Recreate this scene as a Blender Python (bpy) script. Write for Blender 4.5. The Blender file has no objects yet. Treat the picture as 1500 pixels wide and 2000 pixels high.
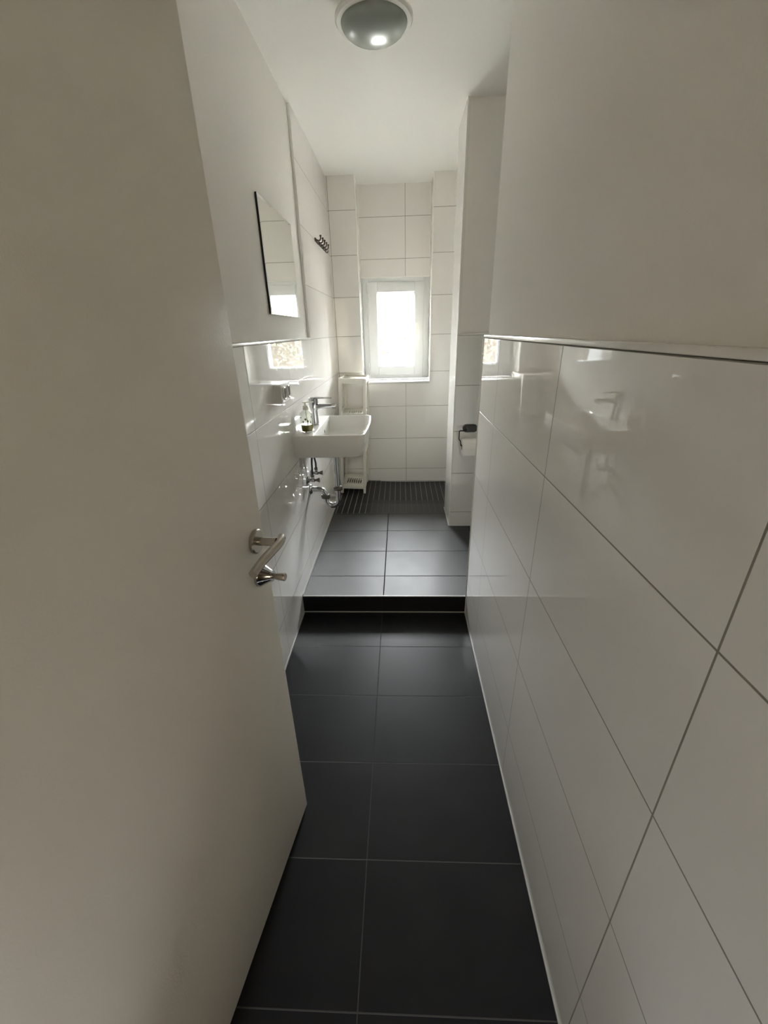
import bpy, bmesh, math, random
from mathutils import Vector, Matrix
random.seed(7)
scn = bpy.context.scene
COL = scn.collection

# ------------------------------------------------------------------ camera, sky, lamps, exposure
cd = bpy.data.cameras.new('camera')
cd.sensor_fit = 'VERTICAL'; cd.sensor_height = 36.0; cd.sensor_width = 27.0
cd.lens = 795.12 / 2000 * 36.0
cd.clip_start = 0.02; cd.clip_end = 200
cam = bpy.data.objects.new('camera', cd); COL.objects.link(cam)
RX = Vector((0.99906477, 0.03568670, -0.02441391))
RF = Vector((-0.04253372, 0.91266767, -0.40648322))
RU = Vector((0.00777574, 0.40714148, 0.91333200))
cam.matrix_world = Matrix(((RX.x, RU.x, -RF.x, 0), (RX.y, RU.y, -RF.y, 0), (RX.z, RU.z, -RF.z, 1.4602), (0, 0, 0, 1)))
scn.camera = cam

scn.view_settings.view_transform = 'Standard'
scn.view_settings.look = 'None'
scn.view_settings.gamma = 1.0
scn.view_settings.exposure = 5.13
scn.view_settings.use_curve_mapping = False

scn.cycles.caustics_reflective = False
scn.cycles.caustics_refractive = False
scn.cycles.sample_clamp_indirect = 0.0
scn.cycles.max_bounces = 16; scn.cycles.diffuse_bounces = 10; scn.cycles.glossy_bounces = 8
SKY = 22.0
world = bpy.data.worlds.new('overcast_sky'); scn.world = world; world.use_nodes = True
wn = world.node_tree.nodes; wl = world.node_tree.links
bg = wn['Background']; bg.inputs['Strength'].default_value = SKY
# overcast sky: brightest overhead, dimmer in the haze over the horizon
w_tc = wn.new('ShaderNodeTexCoord'); w_sp = wn.new('ShaderNodeSeparateXYZ'); w_cr = wn.new('ShaderNodeValToRGB')
wl.new(w_tc.outputs['Generated'], w_sp.inputs[0]); wl.new(w_sp.outputs['Z'], w_cr.inputs[0]); wl.new(w_cr.outputs[0], bg.inputs['Color'])
w_e = w_cr.color_ramp.elements
w_e[0].position = 0.0; w_e[0].color = (.024, .025, .026, 1)
w_e[1].position = 1.0; w_e[1].color = (.16, .162, .17, 1)
for q, c in ((.10, (.045, .046, .047)), (.18, (.24, .242, .25)), (.28, (.37, .372, .38)), (.42, (.29, .292, .30)), (.60, (.17, .172, .18))):
    el = w_e.new(q); el.color = (*c, 1)

def area(name, loc, rot, sx, sy, energy, color, portal=False):
    ld = bpy.data.lights.new(name, 'AREA'); ld.shape = 'RECTANGLE'; ld.size = sx; ld.size_y = sy
    ld.energy = energy; ld.color = color
    if portal: ld.cycles.is_portal = True
    o = bpy.data.objects.new(name, ld); COL.objects.link(o); o.location = loc; o.rotation_euler = rot
    return o
area('window_portal', (-0.037, 4.14, 1.465), (math.radians(-90), 0, 0), 0.34, 0.64, 1, (1, 1, 1), True)
# unseen warm fill light behind the doorway, added to brighten surfaces facing the camera
area('hallway_fill', (0.0, -2.27, 1.55), (math.radians(90), 0, 0), 0.9, 1.1, 0.31, (1.0, 0.84, 0.62))

# ------------------------------------------------------------------ dimensions
XL, XR = -0.559, 0.353           # tile faces of the corridor walls
ZC = 2.541                        # ceiling
ST = 0.109                        # upper floor
YST = 1.888                       # step
YF, YN = 3.826, 4.067             # far wall, recessed part above the window
Z0, TH, TW = 1.4225, 0.2998, 0.5985

# ------------------------------------------------------------------ helpers
def put(bm, name, mat, parent=None, smooth=False, angle=40):
    me = bpy.data.meshes.new(name)
    bmesh.ops.remove_doubles(bm, verts=bm.verts, dist=1e-6)
    bm.normal_update(); bm.to_mesh(me); bm.free()
    o = bpy.data.objects.new(name, me); COL.objects.link(o)
    for m in (mat if isinstance(mat, (list, tuple)) else [mat]): me.materials.append(m)
    if smooth:
        for p in me.polygons: p.use_smooth = True
        try: me.set_sharp_from_angle(angle=math.radians(angle))
        except Exception: pass
    if parent is not None: o.parent = parent
    return o
def struct(o, label=None):
    o['kind'] = 'structure'
    if label: o['label'] = label
    return o
def tag(o, label, cat, group=None, kind=None):
    o['label'] = label; o['category'] = cat
    if group: o['group'] = group
    if kind: o['kind'] = kind
    return o
def empty(name, loc, label, cat, group=None, rot=None):
    o = bpy.data.objects.new(name, None); COL.objects.link(o); o.location = loc; o.empty_display_size = 0.05
    if rot: o.rotation_euler = rot
    return tag(o, label, cat, group)
def box(bm, x0, x1, y0, y1, z0, z1, bev=0, seg=2, M=None):
    r = bmesh.ops.create_cube(bm, size=1)
    vs = r['verts']
    for v in vs:
        v.co = Vector(((x0 + x1) / 2 + v.co.x * (x1 - x0), (y0 + y1) / 2 + v.co.y * (y1 - y0), (z0 + z1) / 2 + v.co.z * (z1 - z0)))
    if bev:
        es = list({e for v in vs for e in v.link_edges})
        rr = bmesh.ops.bevel(bm, geom=es, offset=bev, segments=seg, profile=0.5, affect='EDGES')
        vs = rr['verts']
    if M is not None:
        for v in {v for v in vs if v.is_valid}: v.co = M @ v.co
    return bm
def nb(): return bmesh.new()
def smooth_path(pts, n=6):
    P = [Vector(p) for p in pts]; out = []
    for i in range(len(P) - 1):
        p0 = P[max(i - 1, 0)]; p1 = P[i]; p2 = P[i + 1]; p3 = P[min(i + 2, len(P) - 1)]
        for k in range(n):
            t = k / n
            out.append(0.5 * ((2 * p1) + (-p0 + p2) * t + (2 * p0 - 5 * p1 + 4 * p2 - p3) * t * t + (-p0 + 3 * p1 - 3 * p2 + p3) * t ** 3))
    out.append(P[-1]); return out
def tube(bm, pts, r, seg=16, cap=True, sq=None):
    pts = [Vector(p) for p in pts]
    rad = r if isinstance(r, (list, tuple)) else [r] * len(pts)
    t0 = (pts[1] - pts[0]).normalized()
    up = Vector((0, 0, 1)) if abs(t0.z) < .9 else Vector((1, 0, 0))
    n = t0.cross(up).normalized(); rings = []
    for i, p in enumerate(pts):
        t = (pts[min(i + 1, len(pts) - 1)] - pts[max(i - 1, 0)]).normalized()
        n = (n - t * n.dot(t)).normalized(); b = t.cross(n)
        ring = []
        for k in range(seg):
            a = 2 * math.pi * k / seg
            c, s = math.cos(a), math.sin(a)
            if sq: c, s = c * sq[0], s * sq[1]
            ring.append(bm.verts.new(p + (n * c + b * s) * rad[i]))
        rings.append(ring)
    for i in range(len(rings) - 1):
        for k in range(seg):
            bm.faces.new((rings[i][k], rings[i][(k + 1) % seg], rings[i + 1][(k + 1) % seg], rings[i + 1][k]))
    if cap:
        bm.faces.new(list(reversed(rings[0]))); bm.faces.new(rings[-1])
    return bm
def lathe(bm, prof, seg=40, M=None):
    """prof: list of (radius, height) along local z"""
    rings = []
    for r, z in prof:
        if r < 1e-5:
            v = bm.verts.new((0, 0, z)); rings.append([v])
        else:
            rings.append([bm.verts.new((r * math.cos(2 * math.pi * k / seg), r * math.sin(2 * math.pi * k / seg), z)) for k in range(seg)])
    for a, b in zip(rings, rings[1:]):
        for k in range(seg):
            if len(a) == 1 and len(b) == 1: continue
            if len(a) == 1: bm.faces.new((a[0], b[(k + 1) % seg], b[k]))
            elif len(b) == 1: bm.faces.new((a[k], a[(k + 1) % seg], b[0]))
            else: bm.faces.new((a[k], a[(k + 1) % seg], b[(k + 1) % seg], b[k]))
    if M is not None:
        for ring in rings:
            for v in ring: v.co = M @ v.co
    bmesh.ops.recalc_face_normals(bm, faces=bm.faces)
    return bm
def rrect(w, h, r, n=6):
    """closed outline of a rounded rectangle centred on 0"""
    pts = []
    for cx, cy, a0 in ((w / 2 - r, h / 2 - r, 0), (-w / 2 + r, h / 2 - r, 90), (-w / 2 + r, -h / 2 + r, 180), (w / 2 - r, -h / 2 + r, 270)):
        for k in range(n + 1):
            a = math.radians(a0 + 90 * k / n); pts.append((cx + r * math.cos(a), cy + r * math.sin(a)))
    return pts
def loft(bm, loops, cap0=True, cap1=True):
    R = [[bm.verts.new(p) for p in L] for L in loops]
    n = len(R[0])
    for a, b in zip(R, R[1:]):
        for k in range(n): bm.faces.new((a[k], a[(k + 1) % n], b[(k + 1) % n], b[k]))
    if cap0: bm.faces.new(list(reversed(R[0])))
    if cap1: bm.faces.new(R[-1])
    bmesh.ops.recalc_face_normals(bm, faces=bm.faces)
    return bm
def frame_M(o, z, x):
    z = Vector(z).normalized(); x = Vector(x); x = (x - z * x.dot(z)).normalized(); y = z.cross(x)
    return Matrix(((x.x, y.x, z.x, o[0]), (x.y, y.y, z.y, o[1]), (x.z, y.z, z.z, o[2]), (0, 0, 0, 1)))

# ------------------------------------------------------------------ materials
def new_mat(name):
    m = bpy.data.materials.new(name); m.use_nodes = True
    nt = m.node_tree; return m, nt, nt.nodes['Principled BSDF']
def pbr(name, col, rough=.5, metal=0, spec=.5, trans=0, ior=1.5, coat=0, bump=0, bscale=80, vary=0):
    m, nt, p = new_mat(name)
    p.inputs['Base Color'].default_value = (*col, 1); p.inputs['Roughness'].default_value = rough
    p.inputs['Metallic'].default_value = metal; p.inputs['Specular IOR Level'].default_value = spec
    p.inputs['Transmission Weight'].default_value = trans; p.inputs['IOR'].default_value = ior
    p.inputs['Coat Weight'].default_value = coat; p.inputs['Coat Roughness'].default_value = 0.04
    N = nt.nodes; L = nt.links
    if bump or vary:
        tc = N.new('ShaderNodeTexCoord'); nz = N.new('ShaderNodeTexNoise')
        nz.inputs['Scale'].default_value = bscale; nz.inputs['Detail'].default_value = 5
        L.new(tc.outputs['Object'], nz.inputs['Vector'])
        if bump:
            b = N.new('ShaderNodeBump'); b.inputs['Strength'].default_value = bump; b.inputs['Distance'].default_value = .002
            L.new(nz.outputs['Fac'], b.inputs['Height']); L.new(b.outputs['Normal'], p.inputs['Normal'])
        if vary:
            mx = N.new('ShaderNodeMix'); mx.data_type = 'RGBA'
            mx.inputs[6].default_value = (*[c * (1 - vary) for c in col], 1); mx.inputs[7].default_value = (*[min(1, c * (1 + vary)) for c in col], 1)
            L.new(nz.outputs['Fac'], mx.inputs[0]); L.new(mx.outputs[2], p.inputs['Base Color'])
    return m
def tile_mat(name, tile, grout, rough, axes, width=.003, spec=.5, mottle=0, mscale=4, bump=.6, wave=.0, rvar=0, grough=.85):
    """axes: {'x':(period, offset), ...} joints at offset + k*period in world metres, on faces not facing that axis"""
    m, nt, p = new_mat(name); N = nt.nodes; L = nt.links
    geo = N.new('ShaderNodeNewGeometry')
    sp = N.new('ShaderNodeSeparateXYZ'); L.new(geo.outputs['Position'], sp.inputs[0])
    sn = N.new('ShaderNodeSeparateXYZ'); L.new(geo.outputs['True Normal'], sn.inputs[0])
    def math_(op, a, b=None, c=None):
        n = N.new('ShaderNodeMath'); n.operation = op
        for i, v in enumerate((a, b, c)):
            if v is None: continue
            if isinstance(v, (int, float)): n.inputs[i].default_value = v
            else: L.new(v, n.inputs[i])
        return n.outputs[0]
    total = None
    for ax, (per, off) in axes.items():
        c = sp.outputs['XYZ'.index(ax.upper())]; nn = sn.outputs['XYZ'.index(ax.upper())]
        d = math_('PINGPONG', math_('SUBTRACT', c, off - per * 40), per / 2)      # distance to the nearest joint
        mr = N.new('ShaderNodeMapRange'); mr.interpolation_type = 'SMOOTHSTEP'
        L.new(d, mr.inputs['Value']); mr.inputs['From Min'].default_value = width * .42; mr.inputs['From Max'].default_value = width * .62
        mr.inputs['To Min'].default_value = 1; mr.inputs['To Max'].default_value = 0
        k = math_('MULTIPLY', mr.outputs[0], math_('LESS_THAN', math_('ABSOLUTE', nn), .5))
        total = k if total is None else math_('MAXIMUM', total, k)
    if total is None:
        v = N.new('ShaderNodeValue'); v.outputs[0].default_value = 0; total = v.outputs[0]
    nz = N.new('ShaderNodeTexNoise'); nz.inputs['Scale'].default_value = mscale; nz.inputs['Detail'].default_value = 6; nz.inputs['Roughness'].default_value = .6
    L.new(geo.outputs['Position'], nz.inputs['Vector'])
    mt = N.new('ShaderNodeMix'); mt.data_type = 'RGBA'
    mt.inputs[6].default_value = (*[c * (1 - mottle) for c in tile], 1); mt.inputs[7].default_value = (*[c * (1 + mottle) for c in tile], 1)
    L.new(nz.outputs['Fac'], mt.inputs[0])
    mx = N.new('ShaderNodeMix'); mx.data_type = 'RGBA'; L.new(total, mx.inputs[0]); L.new(mt.outputs[2], mx.inputs[6]); mx.inputs[7].default_value = (*grout, 1)
    L.new(mx.outputs[2], p.inputs['Base Color'])
    rv = math_('MULTIPLY_ADD', math_('SUBTRACT', nz.outputs['Fac'], .5), rvar, rough)
    L.new(math_('ADD', math_('MULTIPLY', total, grough), math_('MULTIPLY', math_('SUBTRACT', 1.0, total), rv)), p.inputs['Roughness'])
    p.inputs['Specular IOR Level'].default_value = spec
    h = math_('SUBTRACT', 1.0, total)
    if wave:
        n2 = N.new('ShaderNodeTexNoise'); n2.inputs['Scale'].default_value = 3.0; n2.inputs['Detail'].default_value = 1; L.new(geo.outputs['Position'], n2.inputs['Vector'])
        h = math_('ADD', h, math_('MULTIPLY', n2.outputs['Fac'], wave))
    b = N.new('ShaderNodeBump'); b.inputs['Strength'].default_value = bump; b.inputs['Distance'].default_value = .001
    L.new(h, b.inputs['Height']); L.new(b.outputs['Normal'], p.inputs['Normal'])
    return m

M = {}
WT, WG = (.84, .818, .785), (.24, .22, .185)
M['tile_side'] = tile_mat('white_glazed_tile', WT, WG, .015, {'y': (TW, .9646), 'z': (TH, Z0)}, spec=.8, wave=.05)
M['tile_left'] = tile_mat('white_glazed_tile_left', WT, WG, .015, {'y': (TW, 2.142), 'z': (TH, Z0)}, spec=.8, wave=.05)
M['tile_back'] = tile_mat('white_glazed_tile_back', WT, WG, .06, {'x': (TW, .0503), 'z': (TH, Z0)}, spec=.8, wave=.05)
M['tile_stub'] = tile_mat('white_glazed_tile_shaded', (.77, .755, .72), WG, .06, {'x': (TW, .9), 'z': (TH, Z0)}, spec=.8, wave=.05)  # same white tile, colour darkened for the dark reflections on the partition
SL, SG = (.0085, .0085, .0098), (.05, .049, .046)
M['floor_low'] = tile_mat('anthracite_floor_tile', SL, SG, .42, {'x': (.603, -.1121), 'y': (.303, 1.6035)}, spec=.26, mottle=.35, mscale=5, rvar=.12, bump=.4)
M['floor_up'] = tile_mat('anthracite_floor_tile_upper', SL, (.012, .012, .012), .50, {'x': (.603, -.1032), 'y': (.303, 2.0846)}, width=.0055, spec=.85, grough=1.0, mottle=.35, mscale=5, rvar=.12, bump=.5)
M['mosaic'] = tile_mat('anthracite_mosaic', SL, (.26, .255, .25), .45, {'x': (.048, -.535)}, width=.0042, spec=.3, mottle=.4, mscale=9, bump=.5)
M['mosaic_fine'] = tile_mat('anthracite_mosaic_small', SL, (.13, .13, .13), .42, {'x': (.048, -.535), 'y': (.036, 3.02)}, width=.0032, spec=.35, mottle=.4, mscale=9, bump=.5)
M['riser'] = tile_mat('anthracite_riser', SL, (.03, .03, .03), .4, {'x': (.603, -.1121)}, spec=.4)
M['plaster'] = pbr('wall_paint', (.88, .855, .81), .8, bump=.15, bscale=160, spec=.15)
M['hall'] = pbr('dim_hallway_paint', (.42, .35, .25), .8, spec=.1)
M['ceiling'] = pbr('ceiling_paint', (.85, .84, .80), .8, bump=.25, bscale=120, spec=.2)
M['door'] = pbr('door_lacquer', (.76, .72, .64), .38, bump=.12, bscale=260, spec=.35)
M['pvc'] = pbr('white_window_plastic', (.74, .75, .745), .3)
M['trimw'] = pbr('white_edge_profile', (.85, .84, .80), .18)
M['silver'] = pbr('brushed_silver', (.30, .295, .28), .55, metal=.6)
M['silicone'] = pbr('light_grey_silicone', (.45, .44, .42), .45)
M['chrome'] = pbr('chrome', (.50, .505, .52), .12, metal=1)
M['steel'] = pbr('brushed_steel', (.50, .46, .41), .27, metal=1)
M['hookm'] = pbr('dark_nickel', (.16, .145, .125), .3, metal=.8)
M['black'] = pbr('black_powder_coat', (.012, .012, .013), .35)
M['rubber'] = pbr('black_braided_hose', (.035, .035, .038), .38, spec=.6)
M['ceramic'] = pbr('white_ceramic', (.80, .79, .76), .07, coat=.3)
M['plastic'] = pbr('cream_white_plastic', (.80, .78, .70), .35)
M['tower'] = pbr('off_white_shelf_plastic', (.70, .675, .60), .45, spec=.35)
M['socket'] = pbr('socket_plastic', (.76, .74, .69), .3)
M['dark'] = pbr('dark_recess', (.12, .10, .09), .5)
M['mirror'] = pbr('mirror_glass', (.86, .87, .84), .01, metal=1)
M['medge'] = pbr('dark_mirror_edge', (.015, .017, .015), .25)
M['paper'] = pbr('toilet_paper', (.92, .89, .85), .9, bump=.3, bscale=300)
M['card'] = pbr('cardboard', (.35, .27, .19), .9)
M['frost'] = pbr('smoky_frosted_glass', (.34, .37, .34), .22, spec=.45, bump=.08, bscale=60)
M['soap'] = pbr('yellow_green_soap', (.17, .145, .03), .2, spec=.5)
M['label'] = pbr('printed_label', (.78, .78, .76), .4)

def glass_mat(name, tint=(1, 1, 1), facing=.04):
    m = bpy.data.materials.new(name); m.use_nodes = True; nt = m.node_tree; nt.nodes.clear()
    o = nt.nodes.new('ShaderNodeOutputMaterial'); mx = nt.nodes.new('ShaderNodeMixShader')
    t = nt.nodes.new('ShaderNodeBsdfTransparent'); t.inputs[0].default_value = (*tint, 1)
    g = nt.nodes.new('ShaderNodeBsdfGlossy'); g.inputs['Roughness'].default_value = .01
    gm = nt.nodes.new('ShaderNodeNewGeometry'); io = nt.nodes.new('ShaderNodeMath'); io.operation = 'MULTIPLY_ADD'
    io.inputs[1].default_value = 1 / 1.5 - 1.5; io.inputs[2].default_value = 1.5; nt.links.new(gm.outputs['Backfacing'], io.inputs[0])
    k = nt.nodes.new('ShaderNodeFresnel'); nt.links.new(io.outputs[0], k.inputs[0])
    nt.links.new(k.outputs[0], mx.inputs[0]); nt.links.new(t.outputs[0], mx.inputs[1]); nt.links.new(g.outputs[0], mx.inputs[2]); nt.links.new(mx.outputs[0], o.inputs[0])
    return m
M['pane'] = glass_mat('window_glass', (.96, .98, .97))
M['bottle'] = glass_mat('clear_bottle', (.86, .88, .83))

# ------------------------------------------------------------------ room shell
b = nb(); box(b, -.72, .55, -.12, YST, -.12, 0); struct(put(b, 'floor', M['floor_low']), 'anthracite tiled floor of the narrow corridor')
b = nb(); box(b, -.559, 1.25, YST + .002, 3.01, -.12, ST); struct(put(b, 'floor', M['floor_up']), 'anthracite tiled raised floor beyond the step')
# shower floor of small mosaic, falling gently to the right
b = nb(); nx, ny = 24, 10
def zfall(x, y):
    t = max(0, min(1, (x + .56) / .62)); u = max(0, min(1, (y - 3.01) / .25))
    return ST - .023 * (t * t * (3 - 2 * t)) * u
vs = [[b.verts.new((XL + (1.25 - XL) * i / nx, 3.01 + (YF - 3.01) * j / ny, zfall(XL + (1.25 - XL) * i / nx, 3.01 + (YF - 3.01) * j / ny))) for j in range(ny + 1)] for i in range(nx + 1)]
for i in range(nx):
    for j in range(ny): b.faces.new((vs[i][j], vs[i + 1][j], vs[i + 1][j + 1], vs[i][j + 1]))
ex = bmesh.ops.extrude_face_region(b, geom=list(b.faces))
for v in [g for g in ex['geom'] if isinstance(g, bmesh.types.BMVert)]: v.co.z = -.12
bmesh.ops.recalc_face_normals(b, faces=b.faces)
for f in b.faces:
    c = f.calc_center_median()
    if -.25 < c.x < .42 and c.y < 3.30: f.material_index = 1
struct(put(b, 'floor', [M['mosaic'], M['mosaic_fine']]), 'small dark mosaic floor of the shower area')
b = nb(); box(b, XL, XR, YST - .006, YST + .002, 0.003, ST - .004); struct(put(b, 'trim_1', M['riser']), 'dark tiled riser of the step')
b = nb(); box(b, XL, XR + .006, YST - .010, YST + .001, ST - .005, ST + .001, .001, 1); struct(put(b, 'trim_2', M['silver']), 'silver edge strip along the step')
b = nb(); box(b, XL, XR, YST - .011, YST - .0065, 0, .005); struct(put(b, 'trim_3', M['silicone']), 'light joint at the foot of the step')
b = nb(); box(b, -.72, 1.25, -.12, 4.25, ZC, ZC + .12); struct(put(b, 'ceiling', M['ceiling']), 'white painted ceiling')

# left wall: plaster with the tile layer standing proud of it
b = nb(); box(b, -.72, XL - .016, -.12, 4.25, -.12, ZC); wl_ = struct(put(b, 'wall_left', M['plaster']), 'painted upper part of the left wall')
b = nb(); box(b, XL - .016, XL, -.02, 2.745, 0, Z0); box(b, XL - .016, XL, 2.745, YF, 0, ZC)
struct(put(b, 'tile_cladding', M['tile_left'], wl_))
b = nb(); box(b, XL - .016, XL + .001, -.02, 2.742, Z0, Z0 + .011, .003, 2); struct(put(b, 'trim_4', M['trimw'], None, True), 'white profile on the tile edge of the left wall')
b = nb(); box(b, XL - .016, XL + .001, 2.738, 2.747, Z0, ZC, .003, 2); struct(put(b, 'trim_5', M['trimw'], None, True), 'upright profile where the full height tiles begin')
b = nb(); box(b, XL, XL + .004, .0, YST - .011, 0, .004); box(b, XL, XL + .005, YST, 3.46, ST - .001, ST + .005); struct(put(b, 'trim_6', M['silicone']), 'light joint along the foot of the left wall')
# right wall
b = nb(); box(b, XR + .016, .56, -.12, 1.862, -.12, ZC); wr_ = struct(put(b, 'wall_right', M['plaster']), 'painted upper part of the right wall')
b = nb(); box(b, XR, XR + .016, -.02, 1.877, 0, Z0); box(b, XR + .016, .56, 1.862, 1.877, 0, Z0); struct(put(b, 'tile_cladding', M['tile_side'], wr_))
b = nb(); box(b, XR - .001, XR + .016, -.02, 1.878, Z0 + .001, Z0 + .013, .003, 2); struct(put(b, 'trim_7', M['trimw'], None, True), 'white profile on the tile edge of the right wall')
b = nb(); box(b, XR - .004, XR, .0, 1.877, 0, .005); struct(put(b, 'trim_8', M['silicone']), 'light joint along the foot of the right wall')
b = nb(); box(b, XR - .003, XR + .003, 1.874, 1.8795, 0, Z0, .002, 2); struct(put(b, 'trim_9', M['trimw'], None, True), 'upright profile at the end of the right wall')
# partition with the paper holder
b = nb(); box(b, .373, 1.25, 2.783, 3.105, 0, ZC); ws_ = struct(put(b, 'wall_partition', M['plaster']), 'short wall between toilet niche and shower')
b = nb(); box(b, .357, .373, 2.768, 3.12, 0, ZC); box(b, .373, 1.25, 2.768, 2.783, 0, Z0); box(b, .373, 1.25, 3.105, 3.12, 0, ZC)
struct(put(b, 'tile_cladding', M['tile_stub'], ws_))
b = nb(); box(b, .373, 1.25, 2.767, 2.783, Z0, Z0 + .011, .003, 2); box(b, .355, .361, 2.766, 2.772, ST, ZC, .002, 2); box(b, .3562, .3735, 2.7668, 2.770, Z0 + .011, ZC); struct(put(b, 'trim_10', M['trimw'], None, True), 'white edge profiles of the partition')
b = nb(); box(b, .351, .3575, 2.765, 3.12, ST - .0005, ST + .005); struct(put(b, 'trim_11', M['silicone']), 'light joint at the foot of the partition')
# far side of the niche and of the shower
b = nb(); box(b, 1.25, 1.37, 1.80, 4.25, -.12, ZC); box(b, .56, 1.25, 1.80, 1.877, -.12, ZC); struct(put(b, 'wall_niche', M['tile_side']), 'tiled wall at the far side of the niche')
# back wall with the recess that holds the window
b = nb()
box(b, -.72, -.334, YF, 4.25, -.12, ZC); box(b, .262, 1.25, YF, 4.25, -.12, ZC)
box(b, -.334, .262, YF, 4.25, -.12, 1.030); box(b, -.334, .262, YN, 4.25, 1.884, ZC)
struct(put(b, 'wall_back', M['tile_back']), 'white tiled end wall around the window')
b = nb()
box(b, -.340, -.332, YF - .0015, YF + .006, 1.030, ZC, .002, 2); box(b, .260, .268, YF - .0015, YF + .006, 1.030, ZC, .002, 2)
box(b, -.334, .262, YN - .002, YN + .006, 1.880, 1.890, .002, 2)
struct(put(b, 'trim_12', M['trimw'], None, True), 'white edge profiles around the window recess')
b = nb(); box(b, -.334, .262, YF - .006, YN + .02, 1.023, 1.040, .004, 3); M['sill'] = pbr('pale_window_sill', (.60, .60, .59), .35); struct(put(b, 'trim_13', M['sill'], None, True), 'white window sill')
b = nb(); box(b, -.20, 1.25, YF - .006, YF, ST - .026, ST - .012); box(b, -.559, -.20, YF - .003, YF, ST - .012, ST - .004); struct(put(b, 'trim_14', M['silicone']), 'light joint at the foot of the end wall')

# unseen outer wall, added deep and dark to block steep light at the window
M['render'] = pbr('grey_light_block', (.20, .195, .185), .9, spec=.1)
b = nb()
box(b, -2.2, -.315, 4.25, 4.58, -1.5, 3.2); box(b, .243, 2.6, 4.25, 4.58, -1.5, 3.2); box(b, -.315, .243, 4.25, 4.58, -1.5, 1.07); box(b, -.315, .243, 4.25, 4.58, 1.862, 3.2)
struct(put(b, 'wall_light_block', M['render']), 'unseen outer wall added around the window to block steep light')

# doorway behind the camera and the hallway beyond it
b = nb(); box(b, -.72, -.49, -.24, -.12, -.12, ZC); box(b, .345, .56, -.24, -.12, -.12, ZC); box(b, -.49, .345, -.24, -.12, 2.06, ZC)
struct(put(b, 'wall_front', M['plaster']), 'wall with the doorway behind the camera')
b = nb(); box(b, -1.4, 1.3, -2.3, -.24, -.12, 0); struct(put(b, 'floor', M['floor_low']), 'hallway floor behind the camera')
b = nb(); box(b, -1.4, 1.3, -2.3, -.24, ZC, ZC + .12); struct(put(b, 'ceiling', M['hall']), 'hallway ceiling behind the camera')
b = nb(); box(b, -1.52, -1.4, -2.3, -.24, -.12, ZC); box(b, 1.3, 1.42, -2.3, -.24, -.12, ZC); box(b, -1.52, 1.42, -2.42, -2.3, -.12, ZC)
box(b, -1.52, -.72, -.24, -.14, -.12, ZC); box(b, .56, 1.42, -.24, -.14, -.12, ZC)
struct(put(b, 'wall_hallway', M['hall']), 'hallway walls behind the camera')

# ------------------------------------------------------------------ window
WY = 4.085
win = bpy.data.objects.new('window_1', None); COL.objects.link(win); win.location = (-.035, WY, 1.04); struct(win, 'white window with one tilting sash at the end of the room')
WI = Matrix.Translation(Vector((.035, -WY, -1.04)))
def ring_frame(bm, x0, x1, z0, z1, w, y0, y1, bev=.003, wb=None):
    wb = wb or w
    box(bm, x0, x0 + w, y0, y1, z0, z1, bev); box(bm, x1 - w, x1, y0, y1, z0, z1, bev)
    box(bm, x0 + w - .001, x1 - w + .001, y0, y1, z0, z0 + wb, bev); box(bm, x0 + w - .001, x1 - w + .001, y0, y1, z1 - w, z1, bev)
def loc_put(bm, name, mat, parent, Mi, smooth=True):
    bmesh.ops.transform(bm, matrix=Mi, verts=bm.verts); return put(bm, name, mat, parent, smooth)
b = nb(); ring_frame(b, -.333, .261, 1.041, 1.883, .052, WY, WY + .07, .004)
ring_frame(b, -.289, .219, 1.081, 1.846, .012, WY + .012, WY + .07, .002)
loc_put(b, 'window_frame', M['pvc'], win, WI)
b = nb(); ring_frame(b, -.282, .214, 1.074, 1.852, .082, WY - .010, WY + .05, .006)
ring_frame(b, -.203, .135, 1.153, 1.773, .010, WY + .004, WY + .05, .004)
sash = loc_put(b, 'window_sash', M['pvc'], win, WI)
b = nb(); box(b, -.195, .127, WY + .022, WY + .026, 1.160, 1.766); loc_put(b, 'glass_pane', M['pane'], sash, WI, False)
b = nb(); box(b, .138, .164, WY - .018, WY - .009, 1.462, 1.522, .004, 3)
tube(b, [(.151, WY - .012, 1.492), (.151, WY - .05, 1.492)], .008, 14)
tube(b, smooth_path([(.151, WY - .044, 1.497), (.151, WY - .056, 1.480), (.151, WY - .054, 1.44), (.151, WY - .05, 1.36)], 5), .009, 14)
h = loc_put(b, 'window_handle', M['plastic'], win, WI)
for z0, z1 in ((1.765, 1.855), (1.078, 1.185)):
    b = nb(); tube(b, [(-.286, WY - .012, z0), (-.286, WY - .012, z1)], .0075, 14)
    tube(b, [(-.286, WY - .012, z0 - .004), (-.286, WY - .012, z0)], .0055, 14); box(b, -.300, -.286, WY - .008, WY + .002, z0 + .01, z1 - .01, .002)
    loc_put(b, 'hinge', M['pvc'], win, WI)

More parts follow.
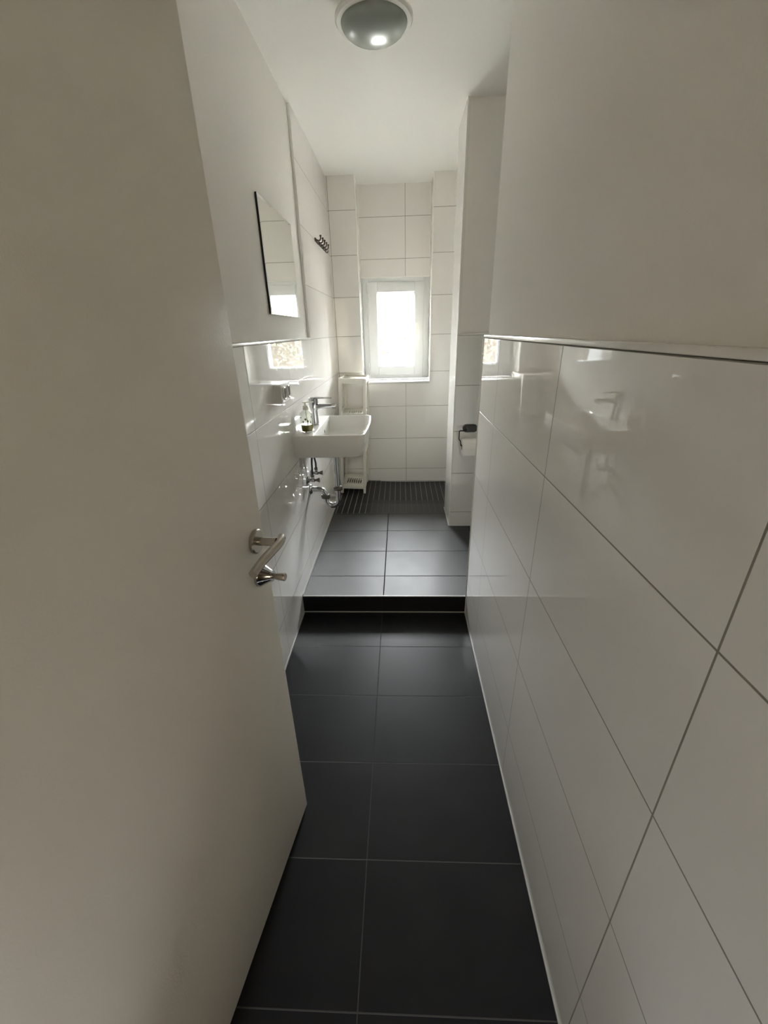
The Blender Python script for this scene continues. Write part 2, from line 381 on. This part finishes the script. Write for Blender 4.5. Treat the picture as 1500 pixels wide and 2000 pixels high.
# ------------------------------------------------------------------ outside the window
M['gravel'] = pbr('tan_gravel', (.50, .48, .44), .9, vary=.5, bscale=14, bump=.6)
M['twig'] = pbr('brown_twig', (.010, .0075, .005), .9)
M['leaf'] = pbr('yellow_green_leaf', (.028, .034, .012), .7)
M['dryleaf'] = pbr('dry_tan_leaf', (.055, .043, .030), .9)
M['hedge_core'] = pbr('dense_tan_twigs', (.026, .021, .015), .95, vary=.75, bscale=9)
b = nb(); box(b, -14, 14, 4.6, 40, -1.6, -1.5); struct(put(b, 'ground', M['gravel']), 'pale ground outside the window')
def shrub(name, cx, cy, hgt, wid, n, label):
    root = empty(name, (cx, cy, -1.5), label, 'shrub', 'shrubs outside the window')
    bs, bl = nb(), nb()
    for i in range(n):
        x = random.uniform(-wid, wid); y = random.uniform(-.35, .35)
        h1 = hgt * random.uniform(.45, 1.0) * (1 - .35 * abs(x) / wid)
        px, py = x, y; pts = [Vector((x * .6, y * .6, 0))]
        for k in range(1, 6):
            px += random.uniform(-.05, .05); py += random.uniform(-.04, .04)
            pts.append(Vector((px, py, h1 * k / 5)))
        tube(bs, pts, [.012 - .0017 * k for k in range(6)], 5)
        for k in range(26):
            t = random.uniform(.2, 1) * 5; j = min(4, int(t)); q = pts[j].lerp(pts[j + 1], t - j)
            q = q + Vector((random.uniform(-.09, .09), random.uniform(-.09, .09), random.uniform(-.05, .05)))
            a = Vector((random.uniform(-1, 1), random.uniform(-1, 1), random.uniform(-.3, 1))).normalized(); c = a.cross(Vector((random.random(), random.random(), .3))).normalized()
            s = random.uniform(.025, .05)
            bl.faces.new([bl.verts.new(p) for p in (q, q + a * s * .5 + c * s * .28, q + a * s * 1.1, q + a * s * .5 - c * s * .28)])
    put(bs, 'stem', M['twig'], root); f = put(bl, 'foliage', M['leaf'], root)
    return root
shrub('leafy_shrub', -.62, 7.0, 3.15, .34, 26, 'tall twiggy shrub outside, towards the left of the window')
shrub('leafy_shrub', .42, 6.9, 2.45, .30, 34, 'low green shrub outside at the right of the window')
b = nb()
# dense inner body of the hedge with a ragged top
nx_ = 120
top = [[Vector((-6 + 12.5 * i / nx_, 19.6 + 1.2 * j, 1.22 + .12 * math.sin(i * .9) + random.uniform(-.14, .14))) for j in range(2)] for i in range(nx_ + 1)]
tv = [[b.verts.new(p) for p in r] for r in top]; bv = [[b.verts.new((p.x, p.y, -1.5)) for p in r] for r in top]
for i in range(nx_):
    b.faces.new((tv[i][0], tv[i + 1][0], tv[i + 1][1], tv[i][1])); b.faces.new((bv[i][0], bv[i + 1][0], tv[i + 1][0], tv[i][0])); b.faces.new((tv[i][1], tv[i + 1][1], bv[i + 1][1], bv[i][1]))
for i in (0, nx_): b.faces.new((bv[i][0], tv[i][0], tv[i][1], bv[i][1]))
for f in b.faces: f.material_index = 3
for i in range(11000):
    x = random.uniform(-5.9, 6.4); y = random.uniform(19.2, 19.9)
    q = Vector((x, y, 1.5 + .10 * math.sin(x * 3.1) + .08 * math.sin(x * 11) - 2.8 * random.random() ** 1.6))
    a = Vector((random.uniform(-1, 1), random.uniform(-1, 1), random.uniform(-1, 1))).normalized(); c = a.cross(Vector((random.random(), random.random(), .3))).normalized()
    t = random.uniform(.08, .17)
    f = b.faces.new([b.verts.new(p) for p in (q, q + a * t * .5 + c * t * .32, q + a * t, q + a * t * .5 - c * t * .32)]); f.material_index = 1 if random.random() < .8 else 2
tag(put(b, 'hedge', [M['twig'], M['dryleaf'], M['leaf'], M['hedge_core']]), 'tan and green hedge seen faintly through the window glass', 'hedge', kind='stuff')

# ------------------------------------------------------------------ door leaf standing open at the left
P0 = Vector((-.325, .844, 0)); DD = Vector((-.16039607, -.98705273, 0)); NN = Vector((.98705273, -.16039607, 0))
DW = .83
door = bpy.data.objects.new('door_1', None); COL.objects.link(door); door.location = P0 + DD * DW
struct(door, 'white painted door leaf standing open at the left'); door.rotation_euler = (0, 0, math.atan2(-DD.y, -DD.x))
# local frame: x towards the free edge, y to the left face, z up ; right face at y = 0
ML = Matrix(((1, 0, 0, 0), (0, 1, 0, 0), (0, 0, 1, 0), (0, 0, 0, 1)))
b = nb(); box(b, 0, DW, 0.0, .040, .008, 2.035, .0022, 2); put(b, 'door_leaf', M['door'], door, True)
def dp(a, z, off): return Vector((DW - a, -off, z))
def rose(a, z, r, nm, mat, t=.009):
    b = nb(); lathe(b, [(0, -.001), (r, -.001), (r, t - .003), (r - .003, t), (0, t)], 44, frame_M(dp(a, z, 0), (0, -1, 0), (1, 0, 0)))
    return put(b, nm, mat, door, True)
hd = rose(.040, 1.032, .0285, 'handle_rose', M['steel'])
b = nb(); tube(b, [dp(.039, 1.032, .008), dp(.037, 1.032, .050)], .0098, 24)
put(b, 'handle_neck', M['steel'], hd, True)
b = nb(); pts = smooth_path([dp(.016, 1.034, .054), dp(.040, 1.0325, .059), dp(.075, 1.030, .057), (dp(.112, 1.026, .053)), dp(.153, 1.020, .052)], 8)
tube(b, pts, .0096, 24); put(b, 'handle_lever', M['steel'], hd, True)
b = nb(); lathe(b, [(0, -.001), (.0275, -.001), (.0275, .006), (.0255, .009), (.0135, .030), (.0125, .034), (0, .034)], 44, frame_M(dp(.045, .946, 0), (0, -1, 0), (1, 0, 0))); put(b, 'lock_rose', M['chrome'], door, True)
b = nb(); lathe(b, [(0, .034), (.0062, .034), (.0065, .040), (.0080, .042), (.0098, .062), (.0090, .064), (0, .064)], 10, frame_M(dp(.045, .946, 0), (0, -1, 0), (1, 0, 0))); put(b, 'thumb_turn', M['steel'], door, True, 30)
b = nb(); box(b, DW - .001, DW + .0008, .009, .031, .86, 1.12, .0004, 1); put(b, 'lock_plate', M['silver'], door)
for z in (.25, 1.78):
    b = nb(); tube(b, [(0 - .004, .046, z - .04), (0 - .004, .046, z + .04)], .0075, 16); put(b, 'hinge', M['steel'], door, True)

# ------------------------------------------------------------------ ceiling lamp
lc = Vector((-.087, 2.108, ZC))
lamp = empty('ceiling_lamp', lc, 'round ceiling lamp with a smoky glass dome in a white ring', 'ceiling lamp')
b = nb(); lathe(b, [(0, 0), (.118, 0), (.120, -.012), (.130, -.020), (.143, -.026), (.144, -.034), (.138, -.042), (.124, -.044), (.120, -.038), (0, -.036)], 72); put(b, 'lamp_ring', M['trimw'], lamp, True)
b = nb(); prof = [(.122 * math.cos(t), -.040 - .048 * math.sin(t)) for t in [k * math.pi / 2 / 12 for k in range(12)]] + [(0, -.088)]
lathe(b, prof, 72); put(b, 'lamp_shade', M['frost'], lamp, True, 80)

# ------------------------------------------------------------------ mirror, hooks, socket
mx0 = XL - .016
mir = empty('wall_mirror', (mx0, 2.25, 1.54), 'rectangular mirror with a dark side edge, hanging above the washbasin', 'mirror')
def wallM(y, z): return Matrix.Translation(Vector((0, -y, -z)))
b = nb(); box(b, .001, .009, 1.975 - 2.25, 2.535 - 2.25, 0, .438); mp = put(b, 'mirror_panel', M['medge'], mir)
b = nb(); y0, y1, z0, z1, bv = 1.975 - 2.25, 2.535 - 2.25, 0, .438, .012
A = [(.0092, y0, z0), (.0092, y1, z0), (.0092, y1, z1), (.0092, y0, z1)]; B = [(.0110, y0 + bv, z0 + bv), (.0110, y1 - bv, z0 + bv), (.0110, y1 - bv, z1 - bv), (.0110, y0 + bv, z1 - bv)]
loft(b, [A, B], False, True); put(b, 'mirror_glass', M['mirror'], mir)

hooks = empty('hook_rail', (XL, 3.36, 2.03), 'dark metal hook rail high on the tiled left wall', 'hook rail')
b = nb(); box(b, .001, .008, -.19, .19, -.018, .004, .002, 2); put(b, 'rail', M['hookm'], hooks, True)
for k in range(5):
    y = -.16 + .08 * k
    b = nb()
    tube(b, smooth_path([(.006, y, -.004), (.022, y, -.010), (.034, y, -.004), (.037, y, .014)], 5), .0048, 10)
    tube(b, smooth_path([(.006, y, -.012), (.018, y, -.028), (.029, y, -.030), (.032, y, -.018)], 5), .0042, 10)
    lathe(b, [(0, -.008), (.006, -.0055), (.008, 0), (.006, .0055), (0, .008)], 12, Matrix.Translation((.037, y, .016)))
    put(b, 'hook', M['hookm'], hooks, True)

sock = empty('wall_socket', (XL, 1.905, 1.215), 'white double wall socket on the glossy tiles beside the washbasin', 'socket')
b = nb(); sw, sh = .150, .082
L0 = [(.0005, p[0], p[1]) for p in rrect(sw, sh, .008)]; L1 = [(.034, p[0], p[1]) for p in rrect(sw, sh, .008)]; L2 = [(.038, p[0], p[1]) for p in rrect(sw - .008, sh - .008, .006)]
loft(b, [L0, L1, L2]); put(b, 'socket_box', M['socket'], sock, True)
for y in (-.036, .036):
    b = nb(); lathe(b, [(.0275, 0), (.0275, .004), (.0245, .0055), (.0215, .004), (.0195, -.004), (.0195, -.006)], 36, frame_M((.038, y, 0), (1, 0, 0), (0, 1, 0)))
    s = put(b, 'outlet_ring', M['trimw'], sock, True)
    b = nb(); lathe(b, [(0, 0), (.0205, 0), (.0205, .0012), (0, .0012)], 30, frame_M((.0382, y, 0), (1, 0, 0), (0, 1, 0))); put(b, 'outlet', M['dark'], s, True)

# ------------------------------------------------------------------ washbasin
SX, SY, SZ = XL, 2.335, .975           # back centre of the rim
bas = empty('washbasin', (SX, SY, SZ), 'white rectangular ceramic washbasin on the left wall', 'washbasin')
W2, DEP = .278, .372
def outline(w2, d, y_in, r, bulge, x0=0, n=7):
    """closed loop: back edge straight on the wall, front edge slightly bowed"""
    pts = []
    pts.append((x0, -w2)); 
    cx = d - r - y_in
    for k in range(n + 1):
        a = math.radians(-90 + 90 * k / n); pts.append((cx + r * math.cos(a), -w2 + r + r * math.sin(a)))
    for k in range(1, 8):
        t = k / 8; pts.append((d - y_in + bulge * math.sin(math.pi * t), (-w2 + r) + (2 * w2 - 2 * r) * t))
    for k in range(n + 1):
        a = math.radians(0 + 90 * k / n); pts.append((cx + r * math.cos(a), w2 - r + r * math.sin(a)))
    pts.append((x0, w2)); return pts
def L3(pts, z, sx=1, sy=1): return [(p[0] * sx, p[1] * sy, z) for p in pts]
b = nb(); o0 = outline(W2, DEP, 0, .034, .010)
oi = outline(W2 - .012, DEP, .012, .028, .010, .105)   # inner opening
loops = [L3(o0, -.121, .93, .935), L3(o0, -.112, .962, .962), L3(o0, -.07, .980, .982), L3(o0, -.006, 1, 1), L3(o0, -.001, .998, .998), L3(outline(W2 - .003, DEP, .003, .032, .010), 0)]
loops += [L3(oi, 0), L3([(p[0] + (.003 if p[0] < .12 else -.003), p[1] * .99) for p in oi], -.004),
          L3([(.118 + (p[0] - .118) * .96, p[1] * .95) for p in oi], -.07), L3([(.14 + (p[0] - .14) * .82, p[1] * .80) for p in oi], -.094), L3([(.22 + (p[0] - .22) * .3, p[1] * .3) for p in oi], -.100)]
loft(b, loops); put(b, 'basin', M['ceramic'], bas, True, 50)
b = nb(); lathe(b, [(0, .003), (.012, .003), (.019, .001), (.021, -.003)], 28, Matrix.Translation((.235, 0, -.096))); put(b, 'drain', M['chrome'], bas, True)
b = nb(); lathe(b, [(0, .002), (.008, .002), (.011, .0)], 20, frame_M((.117, 0, -.040), (1, 0, .05), (0, 1, 0))); put(b, 'overflow_cap', M['chrome'], bas, True)

tap = empty('basin_tap', (SX + .068, SY, SZ), 'chrome single lever tap on the rim of the washbasin', 'tap')
b = nb(); lathe(b, [(0, 0), (.025, 0), (.025, .004), (.0215, .007), (.0205, .016), (.0185, .080), (.0235, .092), (.0265, .100), (.0265, .140), (0, .140)], 32)
put(b, 'tap_body', M['chrome'], tap, True)
b = nb()
def sect(x, zc, w, h): return [(x, p[0], zc + p[1]) for p in rrect(w, h, min(w, h) * .42, 5)]
loft(b, [sect(.010, .102, .038, .030), sect(.050, .105, .035, .024), sect(.095, .107, .033, .021), sect(.120, .108, .032, .022), sect(.127, .110, .028, .014)]); spt = put(b, 'spout', M['chrome'], tap, True)
b = nb(); lathe(b, [(0, .1405), (.026, .1405), (.027, .146), (.026, .152), (0, .153)], 32)
loft(b, [sect(-.014, .150, .038, .010), sect(.03, .151, .036, .008), sect(.098, .149, .030, .006), sect(.104, .149, .026, .004)]); put(b, 'lever', M['chrome'], tap, True)
b = nb(); lathe(b, [(0, -.006), (.010, -.006), (.0105, 0), (.0105, .004), (0, .004)], 20, Matrix.Translation((.112, 0, .096))); put(b, 'aerator', M['chrome'], spt, True)

sb = empty('soap_dispenser', (-.499, 2.158, SZ), 'clear pump bottle with a little yellow-green soap on the basin rim', 'soap bottle')
b = nb(); outer = [(0, .002), (.027, .002), (.031, .006), (.0335, .03), (.034, .085), (.031, .100), (.017, .112), (.012, .116), (.012, .124)]
inner = [(.0105, .124), (.0105, .116), (.0155, .110), (.029, .098), (.032, .084), (.0315, .03), (.029, .008), (0, .006)]
lathe(b, outer, 36); bb = put(b, 'bottle_body', M['bottle'], sb, True)
b = nb(); lathe(b, [(0, .0045), (.0290, .0065), (.0322, .03), (.0324, .041), (0, .041)], 36); put(b, 'soap', M['soap'], sb, True)
b = nb(); lathe(b, [(0, .117), (.0145, .117), (.0150, .119), (.0150, .134), (.012, .137), (.005, .138), (.005, .152), (0, .152)], 28)
loft(b, [[(x, p[0], .156 + p[1]) for p in rrect(w, .007, .003, 4)] for x, w in ((-.013, .018), (.006, .022), (.018, .012), (.044, .007))]); pm = put(b, 'pump', M['plastic'], sb, True)
b = nb(); tube(b, smooth_path([(0, 0, .118), (.002, 0, .07), (.010, 0, .015)], 5), .0024, 10); put(b, 'dip_tube', M['plastic'], pm, True)
# printed label: small leafy marks on a clear band
b = nb()
def on_bottle(a, z, r=.0347): return Vector((r * math.cos(a), r * math.sin(a), z))
for (a0, z0, da, dz) in ((-1.5, .072, .32, .012), (-1.9, .058, .20, .016), (-1.15, .062, .22, .014), (-.75, .055, .16, .018), (-2.3, .080, .22, .008), (-1.6, .045, .5, .004), (-.55, .082, .18, .010)):
    n = 5
    vs = [[b.verts.new(on_bottle(a0 + da * (i / n - .5), z0 + s * dz * math.sin(math.pi * (i + .3) / (n + .6)) * .5)) for s in (-1, 1)] for i in range(n + 1)]
    for i in range(n): b.faces.new((vs[i][0], vs[i + 1][0], vs[i + 1][1], vs[i][1]))
ex = bmesh.ops.solidify(b, geom=list(b.faces), thickness=.0003)
put(b, 'label_print', M['dark'], bb)

# ------------------------------------------------------------------ trap, valves and hoses under the basin
dx = -.388
trap = empty('drain_trap', (dx, SY, SZ - .125), 'chrome drain pipe and bottle-less trap under the washbasin', 'drain pipe')
trap['label'] = 'curved chrome drain pipe and trap hanging under the washbasin'
o = Vector((dx, SY, SZ - .125))
def rel(p): return Vector(p) - o
b = nb(); lathe(b, [(0, 0), (.032, 0), (.033, -.004), (.033, -.022), (.026, -.030), (.026, -.046), (.0235, -.05), (.0235, -.062), (.016, -.064), (0, -.064)], 32); put(b, 'waste_fitting', M['chrome'], trap, True)
b = nb(); tube(b, [rel((dx, SY, .80)), rel((dx, SY, .545))], .0165, 24); put(b, 'tailpiece', M['chrome'], trap, True)
b = nb(); cx, cz, rr_ = -.428, .510, .040
pts = [rel((dx, SY, .560))] + [rel((cx + rr_ * math.cos(a), SY, cz + rr_ * math.sin(a))) for a in [-math.pi * k / 16 for k in range(17)]] + [rel((cx - rr_, SY, .536))]
tube(b, pts, .0175, 22); put(b, 'trap_bend', M['chrome'], trap, True)
b = nb(); pts = smooth_path([rel((cx - rr_, SY, .526)), rel((cx - rr_ - .001, SY, .546)), rel((-.482, SY, .568)), rel((-.506, SY, .577)), rel((-.530, SY, .578)), rel((XL + .002, SY, .578))], 8)
tube(b, pts, .0165, 22); put(b, 'outlet_pipe', M['chrome'], trap, True)
for p, r in (((dx, SY, .585), .028), ((cx - rr_, SY, .532), .028)):
    b = nb(); lathe(b, [(.016, -.011), (r, -.011), (r + .001, -.006), (r + .001, .006), (r - .003, .011), (.016, .011)], 12, Matrix.Translation(rel(p))); put(b, 'coupling_nut', M['hookm'], trap, True)
b = nb(); lathe(b, [(.016, .012), (.026, .010), (.032, .003), (.033, 0), (.016, 0)], 32, frame_M(rel((XL + .0005, SY, .578)), (1, 0, 0), (0, 1, 0))); put(b, 'wall_flange', M['chrome'], trap, True)

for i, (y, z, hx, hy, lab) in enumerate(((2.285, .655, -.500, 2.315, 'nearer chrome angle valve with a dark hose under the washbasin'), (2.395, .664, -.488, 2.350, 'farther chrome angle valve with a dark hose under the washbasin'))):
    v = empty('angle_valve', (XL, y, z), lab, 'valve')
    b = nb(); lathe(b, [(0, .001), (.024, .001), (.025, .004), (.018, .010), (.010, .012), (.009, .024), (.0125, .026), (.0125, .042), (.008, .045), (0, .045)], 26, frame_M((0, 0, 0), (1, 0, 0), (0, 1, 0)))
    tube(b, [(.033, 0, .006), (.033, 0, .034)], .0085, 16); put(b, 'valve_body', M['chrome'], v, True)
    b = nb(); tube(b, [(.033, 0, .022), (.033, 0, .034)], .0115, 6); put(b, 'coupling_nut', M['hookm'], v, True)
    b = nb(); lathe(b, [(0, .042), (.006, .043), (.0065, .050), (.0135, .068), (.0135, .073), (0, .073)], 10, frame_M((0, 0, 0), (1, 0, 0), (0, 1, 0))); put(b, 'valve_handle', M['hookm'], v, True)
    b = nb(); e = Vector((hx - XL, hy - y, SZ - .118 - z)); s = Vector((.033, 0, .034))
    tube(b, smooth_path([s, s + Vector((.001, 0, .03)), s.lerp(e, .5) + Vector((-.012 - .004 * i, .008 - .016 * i, .012)), e + Vector((0, 0, -.03)), e], 7), .0058, 14); put(b, 'supply_hose', M['rubber'], v, True)

# ------------------------------------------------------------------ paper holder and roll
YS = 2.768
ph = empty('paper_holder', (.468, YS, .845), 'black wire paper holder with an oval plate on the partition', 'paper holder')
b = nb(); L0 = [(p[0], -.0005, p[1]) for p in rrect(.098, .050, .0245, 8)]; L1 = [(p[0], -.018, p[1]) for p in rrect(.098, .050, .0245, 8)]; L2 = [(p[0], -.021, p[1]) for p in rrect(.092, .044, .0218, 8)]
loft(b, [L0, L1, L2]); put(b, 'wall_plate', M['black'], ph, True)
b = nb(); tube(b, smooth_path([(-.03, -.020, -.002), (-.030, -.052, -.002), (-.045, -.060, -.003), (-.072, -.060, -.004), (-.077, -.060, -.010), (-.078, -.060, -.030), (-.078, -.060, -.050), (-.077, -.060, -.062), (-.070, -.060, -.072), (-.0655, -.060, -.082), (-.0645, -.060, -.100), (-.060, -.060, -.106), (-.048, -.060, -.107), (0, -.060, -.107), (.052, -.060, -.107)], 5), .0035, 12); put(b, 'holder_wire', M['black'], ph, True)
pr = empty('toilet_roll', (.460, YS - .060, .845 - .114), 'white roll of toilet paper hanging on the black wire holder', 'toilet roll')
b = nb(); R1, R0, hw = .056, .021, .049
lathe(b, [(R0, -hw), (R1 - .003, -hw), (R1, -hw + .003), (R1, hw - .003), (R1 - .003, hw), (R0, hw), (R0, -hw)], 48, frame_M((0, 0, 0), (1, 0, 0), (0, 0, 1))); pp = put(b, 'paper', M['paper'], pr, True)
b = nb(); lathe(b, [(R0 - .002, -hw + .001), (R0 + .0003, -hw - .0002), (R0 + .0003, hw + .0002), (R0 - .002, hw - .001), (R0 - .002, -hw + .001)], 36, frame_M((0, 0, 0), (1, 0, 0), (0, 0, 1))); put(b, 'cardboard_tube', M['card'], pr, True)
b = nb(); 
pts = [(R1 * math.sin(a), R1 * math.cos(a)) for a in [math.radians(t) for t in (0, 20, 40, 60, 80, 90)]]
outp = [(-p[0] * 1.01, p[1] * 1.01) for p in pts] + [(-R1 * 1.01, -.030), (-R1 * .99, -.046)]
vs = [[b.verts.new((x, y, z)) for (y, z) in outp] for x in (-hw + .001, hw - .001)]
for i in range(len(outp) - 1): b.faces.new((vs[0][i], vs[1][i], vs[1][i + 1], vs[0][i + 1]))
bmesh.ops.solidify(b, geom=list(b.faces), thickness=.0006); put(b, 'loose_sheet', M['paper'], pp, True)

# ------------------------------------------------------------------ plastic shelf tower
sh = empty('shelf_tower', (-.552, 3.468, ST + .0005), 'narrow white plastic shelf tower standing behind the washbasin', 'shelf', rot=(0, math.radians(2.5), 0))
SW, SD, SHH, LG = .230, .335, 1.005, .026
for x in (0, SW - LG):
    for y in (0, SD - LG):
        b = nb()
        fx = .30 if x == 0 else .30
        z0 = 0
        la = [(x + LG * .12, y + LG * .12, z0), (x + LG * .88, y + LG * .12, z0), (x + LG * .88, y + LG * .88, z0), (x + LG * .12, y + LG * .88, z0)]
        lb = [(x, y, .09), (x + LG, y, .09), (x + LG, y + LG, .09), (x, y + LG, .09)]
        lc_ = [(x, y, SHH - .005), (x + LG, y, SHH - .005), (x + LG, y + LG, SHH - .005), (x, y + LG, SHH - .005)]
        loft(b, [la, lb, lc_]); bmesh.ops.bevel(b, geom=list(b.edges), offset=.0025, segments=2, affect='EDGES', profile=.5); put(b, 'leg', M['tower'], sh, True)
for i, z in enumerate((.078, .390, .705, .985)):
    b = nb(); t = .004; lip = .035
    # base of the tray with slots cut between ribs
    if i == 0:
        box(b, LG * .6, .05, LG * .6, SD - LG * .6, z, z + .006); box(b, SW - .05, SW - LG * .6, LG * .6, SD - LG * .6, z, z + .006)
    else:
        box(b, LG * .6, .05, LG * .6, SD - LG * .6, z, z + .006); box(b, SW - .05, SW - LG * .6, LG * .6, SD - LG * .6, z, z + .006)
    box(b, .05, SW - .05, LG * .6, .055, z, z + .006); box(b, .05, SW - .05, SD - .15, SD - LG * .6, z, z + .006)
    ns = 6; w = (SW - .10) / (ns * 2 - 1 + 2)
    for k in range(ns):
        xa = .05 + w + 2 * w * k
        box(b, xa - w * .0, xa + w * .95, .053, SD - .148, z, z + .006)
    put(b, 'tray', M['tower'], sh)
    zr0, zr1 = ((z - .034, z + .006), (z - .020, z + .022), (z - .020, z + .022), (z - .020, z + .022))[i]
    b = nb(); q = .004
    box(b, q, SW - q, q, q + .010, zr0, zr1, .002); box(b, q, SW - q, SD - q - .010, SD - q, zr0, zr1, .002)
    box(b, q, q + .010, q + .009, SD - q - .009, zr0, zr1, .002); box(b, SW - q - .010, SW - q, q + .009, SD - q - .009, zr0, zr1, .002)
    rim = put(b, 'rim', M['tower'], sh, True)
    # corner gussets that flare from legs into the rims
    if i > 0:
        for xs in (0.006, SW - .012):
            for (y0, sg) in ((LG - .002, 1), (SD - LG + .002, -1)):
                b = nb()
                tri = [(xs, y0, zr0 + .002), (xs, y0 + sg * .045, zr0 + .002), (xs, y0, zr0 - .045)]
                loft(b, [tri, [(p[0] + .006, p[1], p[2]) for p in tri]]); put(b, 'gusset', M['tower'], rim)
bpy.context.view_layer.update()
